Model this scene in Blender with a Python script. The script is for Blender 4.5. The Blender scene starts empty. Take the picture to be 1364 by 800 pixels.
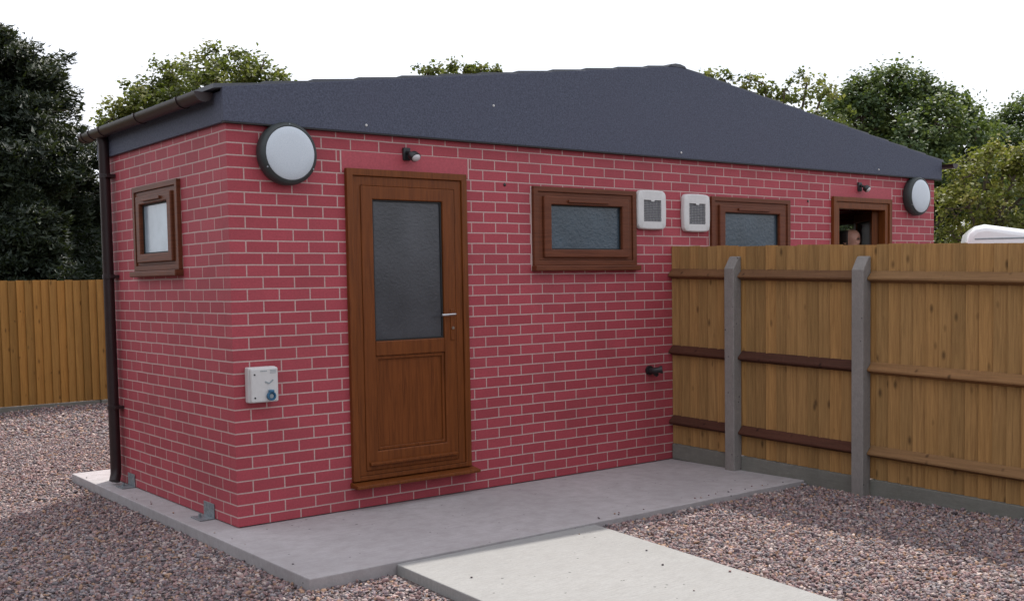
import bpy, bmesh, math, random
import numpy as np
from mathutils import Vector, Matrix

random.seed(11)
rng = np.random.default_rng(11)
sc = bpy.context.scene
COL = sc.collection

# ------------------------------------------------------------------ camera
CAM = np.array([-2.9012, -6.6330, 1.5628])
YAW, PITCH, ROLL, FPX, PPX, PPY = .6629, -.0595, -.0164, 1457.1, 682.28, 462.67
def _axes():
    cy, sy = math.cos(YAW), math.sin(YAW); cp, sp = math.cos(PITCH), math.sin(PITCH)
    cr, sr = math.cos(ROLL), math.sin(ROLL)
    f = np.array([sy*cp, cy*cp, sp]); r = np.array([cy, -sy, 0.]); u = np.cross(r, f)
    return cr*r + sr*u, cr*u - sr*r, f
AR, AU, AF = _axes()
def at(x, y, D):
    """world point seen at photo pixel (x, y) at depth D metres"""
    return CAM + D*(AF + AR*(x-PPX)/FPX - AU*(y-PPY)/FPX)

cd = bpy.data.cameras.new('camera')
cam = bpy.data.objects.new('camera', cd); COL.objects.link(cam)
mw = Matrix.Identity(4)
for i in range(3):
    mw[i][0], mw[i][1], mw[i][2], mw[i][3] = AR[i], AU[i], -AF[i], CAM[i]
cam.matrix_world = mw
cd.sensor_fit = 'HORIZONTAL'; cd.sensor_width = 36
cd.lens = FPX/1364*36
cd.shift_y = (PPY-400)/1364
cd.shift_x = (682-PPX)/1364
cd.clip_end = 2000; cd.clip_start = .05
sc.camera = cam

# ------------------------------------------------------------------ object helpers
def tag(o, label=None, cat=None, group=None, kind=None):
    if label: o['label'] = label
    if cat: o['category'] = cat
    if group: o['group'] = group
    if kind: o['kind'] = kind
    return o
def thing(name, label, cat, loc=(0, 0, 0), group=None, rotz=0):
    o = bpy.data.objects.new(name, None); COL.objects.link(o)
    o.location = loc; o.rotation_euler = (0, 0, rotz); o.empty_display_size = .2
    return tag(o, label, cat, group)

class MB:
    def __init__(s, T=None):
        s.v = []; s.f = []; s.T = T; s.col = []
    def add(s, vs, fs):
        b = len(s.v)
        s.v += [tuple(s.T(*p)) if s.T else tuple(p) for p in vs]
        s.f += [tuple(i+b for i in f) for f in fs]
    def box(s, x0, x1, y0, y1, z0, z1):
        s.add([(x0,y0,z0),(x1,y0,z0),(x1,y1,z0),(x0,y1,z0),(x0,y0,z1),(x1,y0,z1),(x1,y1,z1),(x0,y1,z1)],
              [(0,3,2,1),(4,5,6,7),(0,1,5,4),(1,2,6,5),(2,3,7,6),(3,0,4,7)])
    def ring(s, u0, u1, v0, v1, wl, wr, wt, wb, w0, w1):
        """picture-frame of unequal widths, depth w0..w1 (local u,v,w)"""
        o = [(u0,v0),(u1,v0),(u1,v1),(u0,v1)]; i = [(u0+wl,v0+wb),(u1-wr,v0+wb),(u1-wr,v1-wt),(u0+wl,v1-wt)]
        vs = [(a,b,w1) for a,b in o]+[(a,b,w1) for a,b in i]+[(a,b,w0) for a,b in o]+[(a,b,w0) for a,b in i]
        fs = []
        for k in range(4):
            n = (k+1) % 4
            fs += [(k,n,4+n,4+k),(8+k,8+n,n,k),(4+k,4+n,12+n,12+k),(12+k,12+n,8+n,8+k)]
        s.add(vs, fs)
    def prism(s, poly, fn):
        """poly: list of (a,b); fn(a,b,t) with t 0/1 gives the two caps"""
        n = len(poly)
        s.add([fn(a,b,0) for a,b in poly]+[fn(a,b,1) for a,b in poly],
              [tuple(range(n)), tuple(range(2*n-1, n-1, -1))]+[(k,(k+1)%n,n+(k+1)%n,n+k) for k in range(n)])
    def tube(s, pts, r, n=16, caps=True, a0=0, a1=2*math.pi, up=None):
        pts = [Vector(p) for p in pts]; full = abs(a1-a0-2*math.pi) < 1e-6
        rs = r if isinstance(r, (list, tuple)) else [r]*len(pts)
        m = n if full else n+1
        vs = []; prev = None
        for i, p in enumerate(pts):
            d = ((pts[min(i+1,len(pts)-1)]-p).normalized()+(p-pts[max(i-1,0)]).normalized()).normalized()
            if prev is None:
                e = Vector(up) if up else (Vector((0,0,1)) if abs(d.z) < .9 else Vector((1,0,0)))
            else: e = prev
            e = (e-d*e.dot(d)).normalized(); prev = e; g = d.cross(e)
            for k in range(m):
                a = a0+(a1-a0)*k/n
                vs.append(tuple(p+(e*math.cos(a)+g*math.sin(a))*rs[i]))
        fs = []
        for i in range(len(pts)-1):
            for k in range(n):
                k2 = (k+1) % m if full else k+1
                fs.append((i*m+k, i*m+k2, (i+1)*m+k2, (i+1)*m+k))
        if caps and full:
            fs.append(tuple(range(m-1,-1,-1))); fs.append(tuple((len(pts)-1)*m+k for k in range(m)))
        s.add(vs, fs)
    def lathe(s, prof, fn, n=48):
        """prof: (r, h); fn(x, y, h)->point ; axis along h"""
        vs = []; fs = []; m = len(prof)
        for k in range(n):
            a = 2*math.pi*k/n
            for r, h in prof: vs.append(fn(r*math.cos(a), r*math.sin(a), h))
        for k in range(n):
            for j in range(m-1):
                fs.append((k*m+j, ((k+1)%n)*m+j, ((k+1)%n)*m+j+1, k*m+j+1))
        s.add(vs, fs)
        if prof[-1][0] > 1e-6: s.f.append(tuple(len(s.v)-len(vs)+k*m+m-1 for k in range(n)))
    def build(s, name, m, parent=None, bevel=0, smooth=False, seg=2, vcol=None):
        me = bpy.data.meshes.new(name)
        me.from_pydata(s.v, [], s.f); me.update()
        bm = bmesh.new(); bm.from_mesh(me)
        bmesh.ops.recalc_face_normals(bm, faces=bm.faces); bm.to_mesh(me); bm.free()
        if m: me.materials.append(m)
        o = bpy.data.objects.new(name, me); COL.objects.link(o)
        if parent: o.parent = parent
        if bevel:
            md = o.modifiers.new('bevel', 'BEVEL'); md.width = bevel; md.segments = seg
            md.limit_method = 'ANGLE'; md.angle_limit = math.radians(40)
        if smooth:
            for p in me.polygons: p.use_smooth = True
            me.update()
        return o

def smooth_angle(o, deg=35):
    me = o.data
    for p in me.polygons: p.use_smooth = True
    bm = bmesh.new(); bm.from_mesh(me)
    for e in bm.edges:
        e.smooth = not (len(e.link_faces) == 2 and e.calc_face_angle(0) > math.radians(deg))
    bm.to_mesh(me); bm.free()
    return o

# ------------------------------------------------------------------ materials
class NT:
    def __init__(s, name):
        s.m = bpy.data.materials.new(name); s.m.use_nodes = True
        s.t = s.m.node_tree; s.n = s.t.nodes; s.l = s.t.links
        s.p = s.n['Principled BSDF']; s.out = s.n['Material Output']
    def node(s, typ, **kw):
        n = s.n.new(typ)
        for k, v in kw.items():
            if k in n.inputs: n.inputs[k].default_value = v
            else: setattr(n, k, v)
        return n
    def link(s, a, b): s.l.new(a, b)
    def coords(s, scale=(1,1,1), which='Object', loc=(0,0,0)):
        tc = s.node('ShaderNodeTexCoord'); mp = s.node('ShaderNodeMapping')
        mp.inputs['Scale'].default_value = scale; mp.inputs['Location'].default_value = loc
        s.link(tc.outputs[which], mp.inputs['Vector']); return mp.outputs['Vector']
    def noise(s, vec, scale, detail=4, rough=.55, dist=0):
        n = s.node('ShaderNodeTexNoise'); n.inputs['Scale'].default_value = scale
        n.inputs['Detail'].default_value = detail; n.inputs['Roughness'].default_value = rough
        n.inputs['Distortion'].default_value = dist
        s.link(vec, n.inputs['Vector']); return n.outputs['Fac']
    def ramp(s, fac, stops):
        r = s.node('ShaderNodeValToRGB'); e = r.color_ramp.elements
        while len(e) < len(stops): e.new(.5)
        for el, (p, c) in zip(e, stops):
            el.position = p; el.color = (*c, 1) if len(c) == 3 else c
        s.link(fac, r.inputs['Fac']); return r.outputs['Color']
    def val(s, fac, a, b, lo=0, hi=1):
        r = s.node('ShaderNodeMapRange'); r.inputs['From Min'].default_value = lo; r.inputs['From Max'].default_value = hi
        r.inputs['To Min'].default_value = a; r.inputs['To Max'].default_value = b
        s.link(fac, r.inputs['Value']); return r.outputs['Result']
    def mix(s, fac, a, b, mode='MIX'):
        m = s.node('ShaderNodeMix', data_type='RGBA', blend_type=mode)
        for sock, v in ((m.inputs[0], fac), (m.inputs[6], a), (m.inputs[7], b)):
            if hasattr(v, 'is_linked') or isinstance(v, bpy.types.NodeSocket): s.link(v, sock)
            elif isinstance(v, (int, float)): sock.default_value = v
            else: sock.default_value = (*v, 1)
        return m.outputs[2]
    def math(s, op, a, b=None):
        m = s.node('ShaderNodeMath', operation=op)
        for i, v in enumerate((a, b)):
            if v is None: continue
            if isinstance(v, (int, float)): m.inputs[i].default_value = v
            else: s.link(v, m.inputs[i])
        return m.outputs[0]
    def bump(s, h, strength=.3, dist=.01, normal=None):
        b = s.node('ShaderNodeBump'); b.inputs['Strength'].default_value = strength; b.inputs['Distance'].default_value = dist
        s.link(h, b.inputs['Height'])
        if normal is not None: s.link(normal, b.inputs['Normal'])
        s.link(b.outputs['Normal'], s.p.inputs['Normal']); return b.outputs['Normal']
    def base(s, c):
        if isinstance(c, bpy.types.NodeSocket): s.link(c, s.p.inputs['Base Color'])
        else: s.p.inputs['Base Color'].default_value = (*c, 1)
    def set(s, **kw):
        for k, v in kw.items():
            k = k.replace('_', ' ')
            if isinstance(v, bpy.types.NodeSocket): s.link(v, s.p.inputs[k])
            else: s.p.inputs[k].default_value = v

def simple(name, c, rough=.5, metal=0, spec=.5, var=.08, nscale=30, bump=0):
    t = NT(name); v = t.coords(); n = t.noise(v, nscale, 5)
    t.base(t.ramp(n, [(.25, tuple(x*(1-var) for x in c)), (.75, tuple(min(1, x*(1+var)) for x in c))]))
    t.set(Roughness=rough, Metallic=metal); t.p.inputs['Specular IOR Level'].default_value = spec
    if bump: t.bump(n, bump, .005)
    return t.m

ROW, BR, Z0 = .0778, .225, .0685
def mat_brick():
    t = NT('brick_cladding'); tc = t.node('ShaderNodeTexCoord'); sx = t.node('ShaderNodeSeparateXYZ')
    t.link(tc.outputs['Object'], sx.inputs[0])
    ge = t.node('ShaderNodeNewGeometry'); sn = t.node('ShaderNodeSeparateXYZ'); t.link(ge.outputs['True Normal'], sn.inputs[0])
    side = t.math('GREATER_THAN', t.math('ABSOLUTE', sn.outputs['X']), .5)
    u_front = t.math('MAXIMUM', sx.outputs['X'], .022); u_side = t.math('ADD', t.math('MAXIMUM', sx.outputs['Y'], .022), BR/2)   # corner slips wrap without a joint
    u = t.math('ADD', t.math('MULTIPLY', u_front, t.math('SUBTRACT', 1, side)), t.math('MULTIPLY', u_side, side))
    w = t.coords(); wob = t.noise(w, 3.0, 2)
    v = t.math('ADD', t.math('SUBTRACT', sx.outputs['Z'], Z0), t.val(wob, -.0012, .0012, .3, .7))
    cb = t.node('ShaderNodeCombineXYZ'); t.link(u, cb.inputs[0]); t.link(v, cb.inputs[1])
    b = t.node('ShaderNodeTexBrick'); t.link(cb.outputs[0], b.inputs['Vector'])
    b.offset = .5; b.offset_frequency = 2; b.squash = 1
    b.inputs['Scale'].default_value = 1; b.inputs['Brick Width'].default_value = BR; b.inputs['Row Height'].default_value = ROW
    b.inputs['Mortar Size'].default_value = .0049; b.inputs['Mortar Smooth'].default_value = .25; b.inputs['Bias'].default_value = 0
    b.inputs['Color1'].default_value = (*BRICK1, 1); b.inputs['Color2'].default_value = (*BRICK2, 1)
    b.inputs['Mortar'].default_value = (.57, .415, .385, 1)
    n1 = t.noise(w, 2.2, 3); n2 = t.noise(w, 75, 5, .75); n3 = t.noise(w, 17, 3)
    dirt = t.mix(t.val(n1, 0, .28, .45, .8), b.outputs['Color'], (.16, .055, .055))
    gr = t.mix(t.val(n2, 0, .62, .38, .72), dirt, t.mix(.6, dirt, (.11, .02, .025)))
    gr = t.mix(t.val(n3, 0, .22, .5, .8), gr, t.mix(.5, gr, (.55, .13, .14)))
    t.base(gr); t.set(Roughness=.62)
    t.p.inputs['Specular IOR Level'].default_value = .3
    h = t.math('SUBTRACT', t.math('MULTIPLY', n2, .25), t.math('MULTIPLY', b.outputs['Fac'], .8))
    t.bump(h, .35, .004)
    return t.m
BRICK1 = (.460, .075, .098); BRICK2 = (.385, .060, .079)

def mat_concrete(name, c, streak=(1, 14, 1), pits=True, rough=.85, dirt=(.5, .46, .42), var=.16, groove=.0):
    t = NT(name); w = t.coords(); ws = t.coords(streak)
    big = t.noise(w, 1.1, 5, .6); med = t.noise(w, 9, 5, .65); fine = t.noise(w, 70, 5, .8); st = t.noise(ws, 5, 5, .6)
    col = t.ramp(big, [(.3, tuple(x*(1-var) for x in c)), (.7, tuple(x*(1+var*.6) for x in c))])
    col = t.mix(t.val(med, 0, .5, .4, .75), col, tuple(a*b for a, b in zip(c, dirt)))
    col = t.mix(t.val(st, 0, .55, .42, .7), col, tuple(x*.70 for x in c))
    st2 = t.noise(t.coords((streak[0]*3, streak[1]*5, 3)), 3, 4, .7); col = t.mix(t.val(st2, 0, .4, .45, .7), col, tuple(x*.74 for x in c))
    col = t.mix(t.val(fine, 0, .45, .4, .75), col, tuple(x*.62 for x in c))
    h = t.math('ADD', t.math('MULTIPLY', st, .5), t.math('MULTIPLY', fine, .35))
    if pits:
        vo = t.node('ShaderNodeTexVoronoi', feature='F1'); vo.inputs['Scale'].default_value = 14; vo.inputs['Randomness'].default_value = 1
        t.link(w, vo.inputs['Vector'])
        pit = t.math('LESS_THAN', t.math('ADD', vo.outputs['Distance'], t.val(med, .1, -.1)), .10)
        sel = t.math('GREATER_THAN', t.noise(w, 4, 1), .56); pit = t.math('MULTIPLY', pit, sel)
        col = t.mix(pit, col, tuple(x*.35 for x in c)); h = t.math('SUBTRACT', h, t.math('MULTIPLY', pit, 1.2))
    t.base(col); t.set(Roughness=rough); t.p.inputs['Specular IOR Level'].default_value = .25
    t.bump(h, .7, .010)
    return t.m

def mat_wood(name, c, dark, attr=True, grain=(34, 34, 1.6), knots=True, rough=.75, axis='z'):
    t = NT(name); tc = t.node('ShaderNodeTexCoord')
    v = tc.outputs['Object']
    a = None
    if attr:
        a = t.node('ShaderNodeAttribute', attribute_name='Col')
        off = t.node('ShaderNodeVectorMath', operation='MULTIPLY'); off.inputs[1].default_value = (9, 7, 13)
        t.link(a.outputs['Color'], off.inputs[0])
        ad = t.node('ShaderNodeVectorMath', operation='ADD'); t.link(v, ad.inputs[0]); t.link(off.outputs[0], ad.inputs[1]); v = ad.outputs[0]
    mp = t.node('ShaderNodeMapping'); mp.inputs['Scale'].default_value = grain; t.link(v, mp.inputs['Vector'])
    g = t.noise(mp.outputs[0], 2.0, 6, .65, .6); g2 = t.noise(mp.outputs[0], 7.0, 3, .6)
    big = t.noise(v, 2.5, 3)
    col = t.ramp(g, [(.25, dark), (.55, c), (.8, tuple(min(1, x*1.22) for x in c))])
    col = t.mix(t.val(g2, 0, .35, .45, .8), col, dark)
    col = t.mix(t.val(big, 0, .35, .4, .75), col, tuple(x*y for x, y in zip(c, (.72, .74, .70))))
    if knots:
        mk = t.node('ShaderNodeMapping'); mk.inputs['Scale'].default_value = (11, 11, 4.5); t.link(v, mk.inputs['Vector'])
        vo = t.node('ShaderNodeTexVoronoi', feature='F1'); vo.inputs['Scale'].default_value = 1.0; t.link(mk.outputs[0], vo.inputs['Vector'])
        k = t.val(vo.outputs['Distance'], 1, 0, .06, .19); ks = t.math('GREATER_THAN', t.noise(v, 3.1, 2), .44)
        col = t.mix(t.math('MULTIPLY', k, t.math('MULTIPLY', ks, .85)), col, tuple(x*.45 for x in dark))
    if attr:
        sp = t.node('ShaderNodeSeparateColor'); t.link(a.outputs['Color'], sp.inputs[0])
        col = t.mix(1, col, t.ramp(sp.outputs['Red'], [(0, (.74, .74, .72)), (.5, (1, 1, 1)), (1, (1.15, 1.08, .98))]), 'MULTIPLY')
    t.base(col); t.set(Roughness=rough); t.p.inputs['Specular IOR Level'].default_value = .2
    t.bump(g, .25, .003)
    return t.m

def mat_leaf(name, c1, c2, c3, trans=.25):
    t = NT(name); a = t.node('ShaderNodeAttribute', attribute_name='Col'); sp = t.node('ShaderNodeSeparateColor'); t.link(a.outputs['Color'], sp.inputs[0])
    col = t.ramp(sp.outputs['Red'], [(0, c1), (.5, c2), (1, c3)])
    t.base(col); t.set(Roughness=.6); t.p.inputs['Specular IOR Level'].default_value = .35
    tr = t.node('ShaderNodeBsdfTranslucent'); t.link(t.mix(.5, col, (.2, .26, .03)), tr.inputs['Color'])
    ms = t.node('ShaderNodeMixShader'); ms.inputs[0].default_value = trans
    t.link(t.p.outputs[0], ms.inputs[1]); t.link(tr.outputs[0], ms.inputs[2]); t.link(ms.outputs[0], t.out.inputs['Surface'])
    return t.m

def mat_frosted(name, c, rough=.22, spec=.6, ior=1.5, scale=90, bump=.25):
    t = NT(name); w = t.coords(); n = t.noise(w, scale, 3, .6); n2 = t.noise(w, 3, 3)
    t.base(t.ramp(n2, [(.3, tuple(x*.7 for x in c)), (.7, tuple(x*1.25 for x in c))]))
    t.set(Roughness=rough, IOR=ior); t.p.inputs['Specular IOR Level'].default_value = spec
    t.bump(n, bump, .004); return t.m

M = {}
M['brick'] = mat_brick()
M['lintel'] = simple('brick_red_panel', (.415, .067, .088), .6, var=.15, nscale=60, bump=.1)
M['mortar'] = simple('mortar_line', (.57, .415, .385), .8, var=.1)
def mat_fascia():
    t = NT('dark_grey_fascia'); w = t.coords(); n = t.noise(w, 75, 6, .85); b = t.noise(w, 1.3, 4)
    c = t.ramp(n, [(.36, (.040, .046, .070)), (.64, (.112, .124, .174))])
    c = t.mix(t.val(b, 0, .35, .4, .75), c, (.082, .082, .118))
    t.base(c); t.set(Roughness=.7); t.p.inputs['Specular IOR Level'].default_value = .35
    t.bump(n, .35, .004); return t.m
M['fascia'] = mat_fascia()
M['roof'] = simple('dark_grey_roof_sheet', (.085, .09, .105), .55, var=.2, nscale=90, bump=.2)
M['gutter'] = simple('brown_plastic_gutter', (.022, .0095, .0105), .42, var=.15, nscale=12)
M['upvc'] = mat_wood('golden_oak_frame', (.182, .054, .014), (.085, .024, .007), attr=False, grain=(26, 26, 1.3), knots=False, rough=.42)
M['upvc_h'] = mat_wood('rosewood_frame', (.150, .047, .022), (.080, .024, .012), attr=False, grain=(1.6, 1.6, 30), knots=False, rough=.45)
M['glass_door'] = mat_frosted('door_frosted_glass', (.052, .055, .064), .28, .6, scale=42, bump=.4)
M['glass'] = mat_frosted('window_frosted_glass', (.045, .068, .090), .24, .6, scale=34, bump=.5)
M['glass_side'] = mat_frosted('side_window_glass', (.30, .37, .43), .18, .9, ior=1.7, scale=60, bump=.15)
M['rubber'] = simple('black_gasket', (.012, .012, .012), .6)
M['black'] = simple('black_plastic', (.014, .014, .016), .4)
M['lamp_rim'] = simple('charcoal_lamp_rim', (.035, .042, .042), .55, var=.15, bump=.05)
def mat_diff():
    t = NT('opal_diffuser'); w = t.coords(); n = t.noise(w, 200, 3)
    t.base(t.ramp(n, [(.3, (.50, .56, .62)), (.7, (.62, .67, .72))])); t.set(Roughness=.3)
    t.p.inputs['Specular IOR Level'].default_value = .6; t.bump(n, .15, .002); return t.m
M['diffuser'] = mat_diff()
M['white'] = simple('white_plastic', (.62, .61, .60), .42, var=.05)
M['lens'] = simple('sensor_lens', (.6, .58, .6), .3)
M['grille'] = simple('grey_grille', (.20, .20, .22), .5, var=.2)
M['steel'] = simple('brushed_steel', (.55, .55, .56), .28, 1, var=.1)
M['galv'] = simple('galvanised_steel', (.27, .30, .32), .5, .6, var=.35, nscale=60)
M['blue'] = simple('blue_socket', (.03, .13, .24), .35)
M['greymark'] = simple('grey_print', (.28, .32, .34), .6)
M['slab'] = mat_concrete('grey_concrete', (.475, .442, .448), (1, 16, 1))
M['path'] = mat_concrete('pale_concrete', (.355, .35, .34), (2.2, 16, 1), var=.07, dirt=(.82, .8, .78))
M['post'] = mat_concrete('concrete_post', (.285, .262, .245), (14, 14, 6), pits=True, dirt=(.6, .6, .6))
M['gravelboard'] = mat_concrete('concrete_gravel_board', (.215, .21, .185), (1.5, 1.5, 9), pits=False, dirt=(.6, .62, .55))
M['board'] = mat_wood('fence_board', (.365, .208, .080), (.215, .116, .045))
M['rail'] = mat_wood('fence_rail', (.25, .138, .062), (.16, .082, .038), grain=(34, 1.6, 34))
M['rail_dark'] = mat_wood('fence_rail_stained', (.085, .034, .022), (.05, .020, .014), grain=(34, 1.6, 34))
M['board_far'] = mat_wood('rear_fence_board', (.335, .180, .050), (.225, .114, .031))
M['rail_mid'] = mat_wood('fence_rail_weathered', (.175, .088, .042), (.11, .052, .027), grain=(34, 1.6, 34))
M['rail_x'] = mat_wood('rear_fence_rail', (.30, .165, .066), (.19, .095, .040), grain=(1.6, 34, 34))
M['inner'] = simple('inside_wall', (.16, .15, .14), .7)
M['bark'] = simple('bark', (.10, .075, .055), .9, var=.4, nscale=18, bump=.6)

# ------------------------------------------------------------------ world + sun
S = Vector((.64, .455, 1.0)).normalized()
w = bpy.data.worlds.new('World'); sc.world = w; w.use_nodes = True
nt = w.node_tree; bg = nt.nodes['Background']
sky = nt.nodes.new('ShaderNodeTexSky'); sky.sky_type = 'NISHITA'; sky.sun_disc = False
sky.sun_elevation = math.asin(S.z); sky.sun_rotation = math.atan2(S.x, S.y); sky.air_density = 1; sky.dust_density = 2
tc = nt.nodes.new('ShaderNodeTexCoord'); mp = nt.nodes.new('ShaderNodeMapping'); mp.inputs['Scale'].default_value = (1, 1, 2.2)
nz = nt.nodes.new('ShaderNodeTexNoise'); nz.inputs['Scale'].default_value = 2.2; nz.inputs['Detail'].default_value = 6
cr = nt.nodes.new('ShaderNodeValToRGB'); cr.color_ramp.elements[0].position = .32; cr.color_ramp.elements[1].position = .56
cr.color_ramp.elements[0].color = (.45, .45, .45, 1)
mx = nt.nodes.new('ShaderNodeMix'); mx.data_type = 'RGBA'
nt.links.new(tc.outputs['Generated'], mp.inputs['Vector']); nt.links.new(mp.outputs[0], nz.inputs['Vector'])
nt.links.new(nz.outputs['Fac'], cr.inputs[0]); nt.links.new(cr.outputs[0], mx.inputs[0])
nt.links.new(sky.outputs[0], mx.inputs[6]); mx.inputs[7].default_value = (9.3, 9.5, 10.2, 1)
nt.links.new(mx.outputs[2], bg.inputs['Color']); bg.inputs['Strength'].default_value = .1
sd = bpy.data.lights.new('sun', 'SUN'); sd.energy = 3.5; sd.angle = math.radians(.8); sd.color = (1, .95, .88)
so = bpy.data.objects.new('sun', sd); COL.objects.link(so); so.rotation_euler = S.to_track_quat('Z', 'Y').to_euler(); so.location = (10, 10, 30)
sc.view_settings.view_transform = 'Standard'; sc.view_settings.look = 'None'
sc.view_settings.exposure = 0.43; sc.view_settings.gamma = 1
try: sc.view_settings.use_curve_mapping = False
except Exception: pass

# ------------------------------------------------------------------ ground, slab, path
def mat_ground():
    t = NT('gravel_bed'); w = t.coords()
    vo = t.node('ShaderNodeTexVoronoi'); vo.inputs['Scale'].default_value = 48; t.link(w, vo.inputs['Vector'])
    sp = t.node('ShaderNodeSeparateColor'); t.link(vo.outputs['Color'], sp.inputs[0])
    col = t.ramp(sp.outputs['Red'], [(0, (.07, .052, .054)), (.3, (.14, .107, .106)), (.55, (.19, .14, .13)), (.8, (.235, .175, .158)), (1, (.33, .27, .235))])
    col = t.mix(t.val(vo.outputs['Distance'], 0, .75, .25, .6), col, (.05, .04, .04))
    b = t.noise(w, .7, 4); col = t.mix(t.val(b, 0, .35, .4, .7), col, t.mix(.5, col, (.21, .16, .14)))
    t.base(col); t.set(Roughness=.85); t.bump(t.math('SUBTRACT', 1, vo.outputs['Distance']), .9, .012)
    return t.m
def mat_grass():
    t = NT('rough_grass'); w = t.coords(); n = t.noise(w, .6, 6, .7); n2 = t.noise(w, 25, 4, .7)
    c = t.ramp(n, [(.3, (.045, .065, .018)), (.7, (.10, .12, .035))]); c = t.mix(t.val(n2, 0, .6, .4, .7), c, (.03, .04, .015))
    t.base(c); t.set(Roughness=.9); t.bump(n2, .8, .05); return t.m
GZ = -.072
b = MB(); R_ = 400
b.add([(-R_,-R_,GZ-.03),(R_,-R_,GZ-.03),(R_,R_,GZ-.03),(-R_,R_,GZ-.03)], [(0,1,2,3)])
tag(b.build('ground', mat_grass()), kind='structure')
GZR = -.040                                            # the yard lies a little higher right of the path
def gz(x): return GZ+(GZR-GZ)*np.clip((x-.4)/.6, 0, 1)
b = MB(); gx = (-14, .4, 1.0, 22)
b.add([(x, y, float(gz(x))) for y in (-14, 10.6) for x in gx], [(0,1,5,4),(1,2,6,5),(2,3,7,6)])
tag(b.build('gravel_yard', mat_ground()), kind='structure')

b = MB()
b.prism([(-.225,-1.412),(8.6,-1.405),(8.6,2.99),(-.185,2.975)], lambda a,c,t: (a, c, -.3 if t == 0 else 0))
tag(b.build('pavement', M['slab'], bevel=.006), kind='structure')
b = MB()
b.prism([(.318,-1.419),(1.832,-1.416),(1.10,-7.2),(-.08,-7.2)], lambda a,c,t: (a, c, -.3 if t == 0 else -.012))
tag(b.build('path', M['path'], bevel=.006), kind='structure')

# loose gravel ------------------------------------------------------
def proto(sub, seed):
    bm = bmesh.new(); bmesh.ops.create_icosphere(bm, subdivisions=sub, radius=1)
    r = np.random.default_rng(seed)
    v = np.array([x.co[:] for x in bm.verts]); bm.faces.ensure_lookup_table()
    f = np.array([[x.index for x in fc.verts] for fc in bm.faces]); bm.free()
    d = r.normal(size=(4, 3)); d /= np.linalg.norm(d, axis=1)[:, None]
    s = np.ones(len(v))
    for k in range(4):
        c = v@d[k]; s = np.where(c > .55, s*.55/np.maximum(c, .55)*1.05, s)      # flattened facets
    v = v*s[:, None]*(1+r.normal(0, .06, len(v)))[:, None]
    return v, f
def in_poly(x, y, poly):
    ins = np.zeros(len(x), bool); n = len(poly)
    for i in range(n):
        x0, y0 = poly[i]; x1, y1 = poly[(i+1) % n]
        c = ((y0 > y) != (y1 > y)) & (x < (x1-x0)*(y-y0)/(y1-y0+1e-12)+x0); ins ^= c
    return ins
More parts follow.
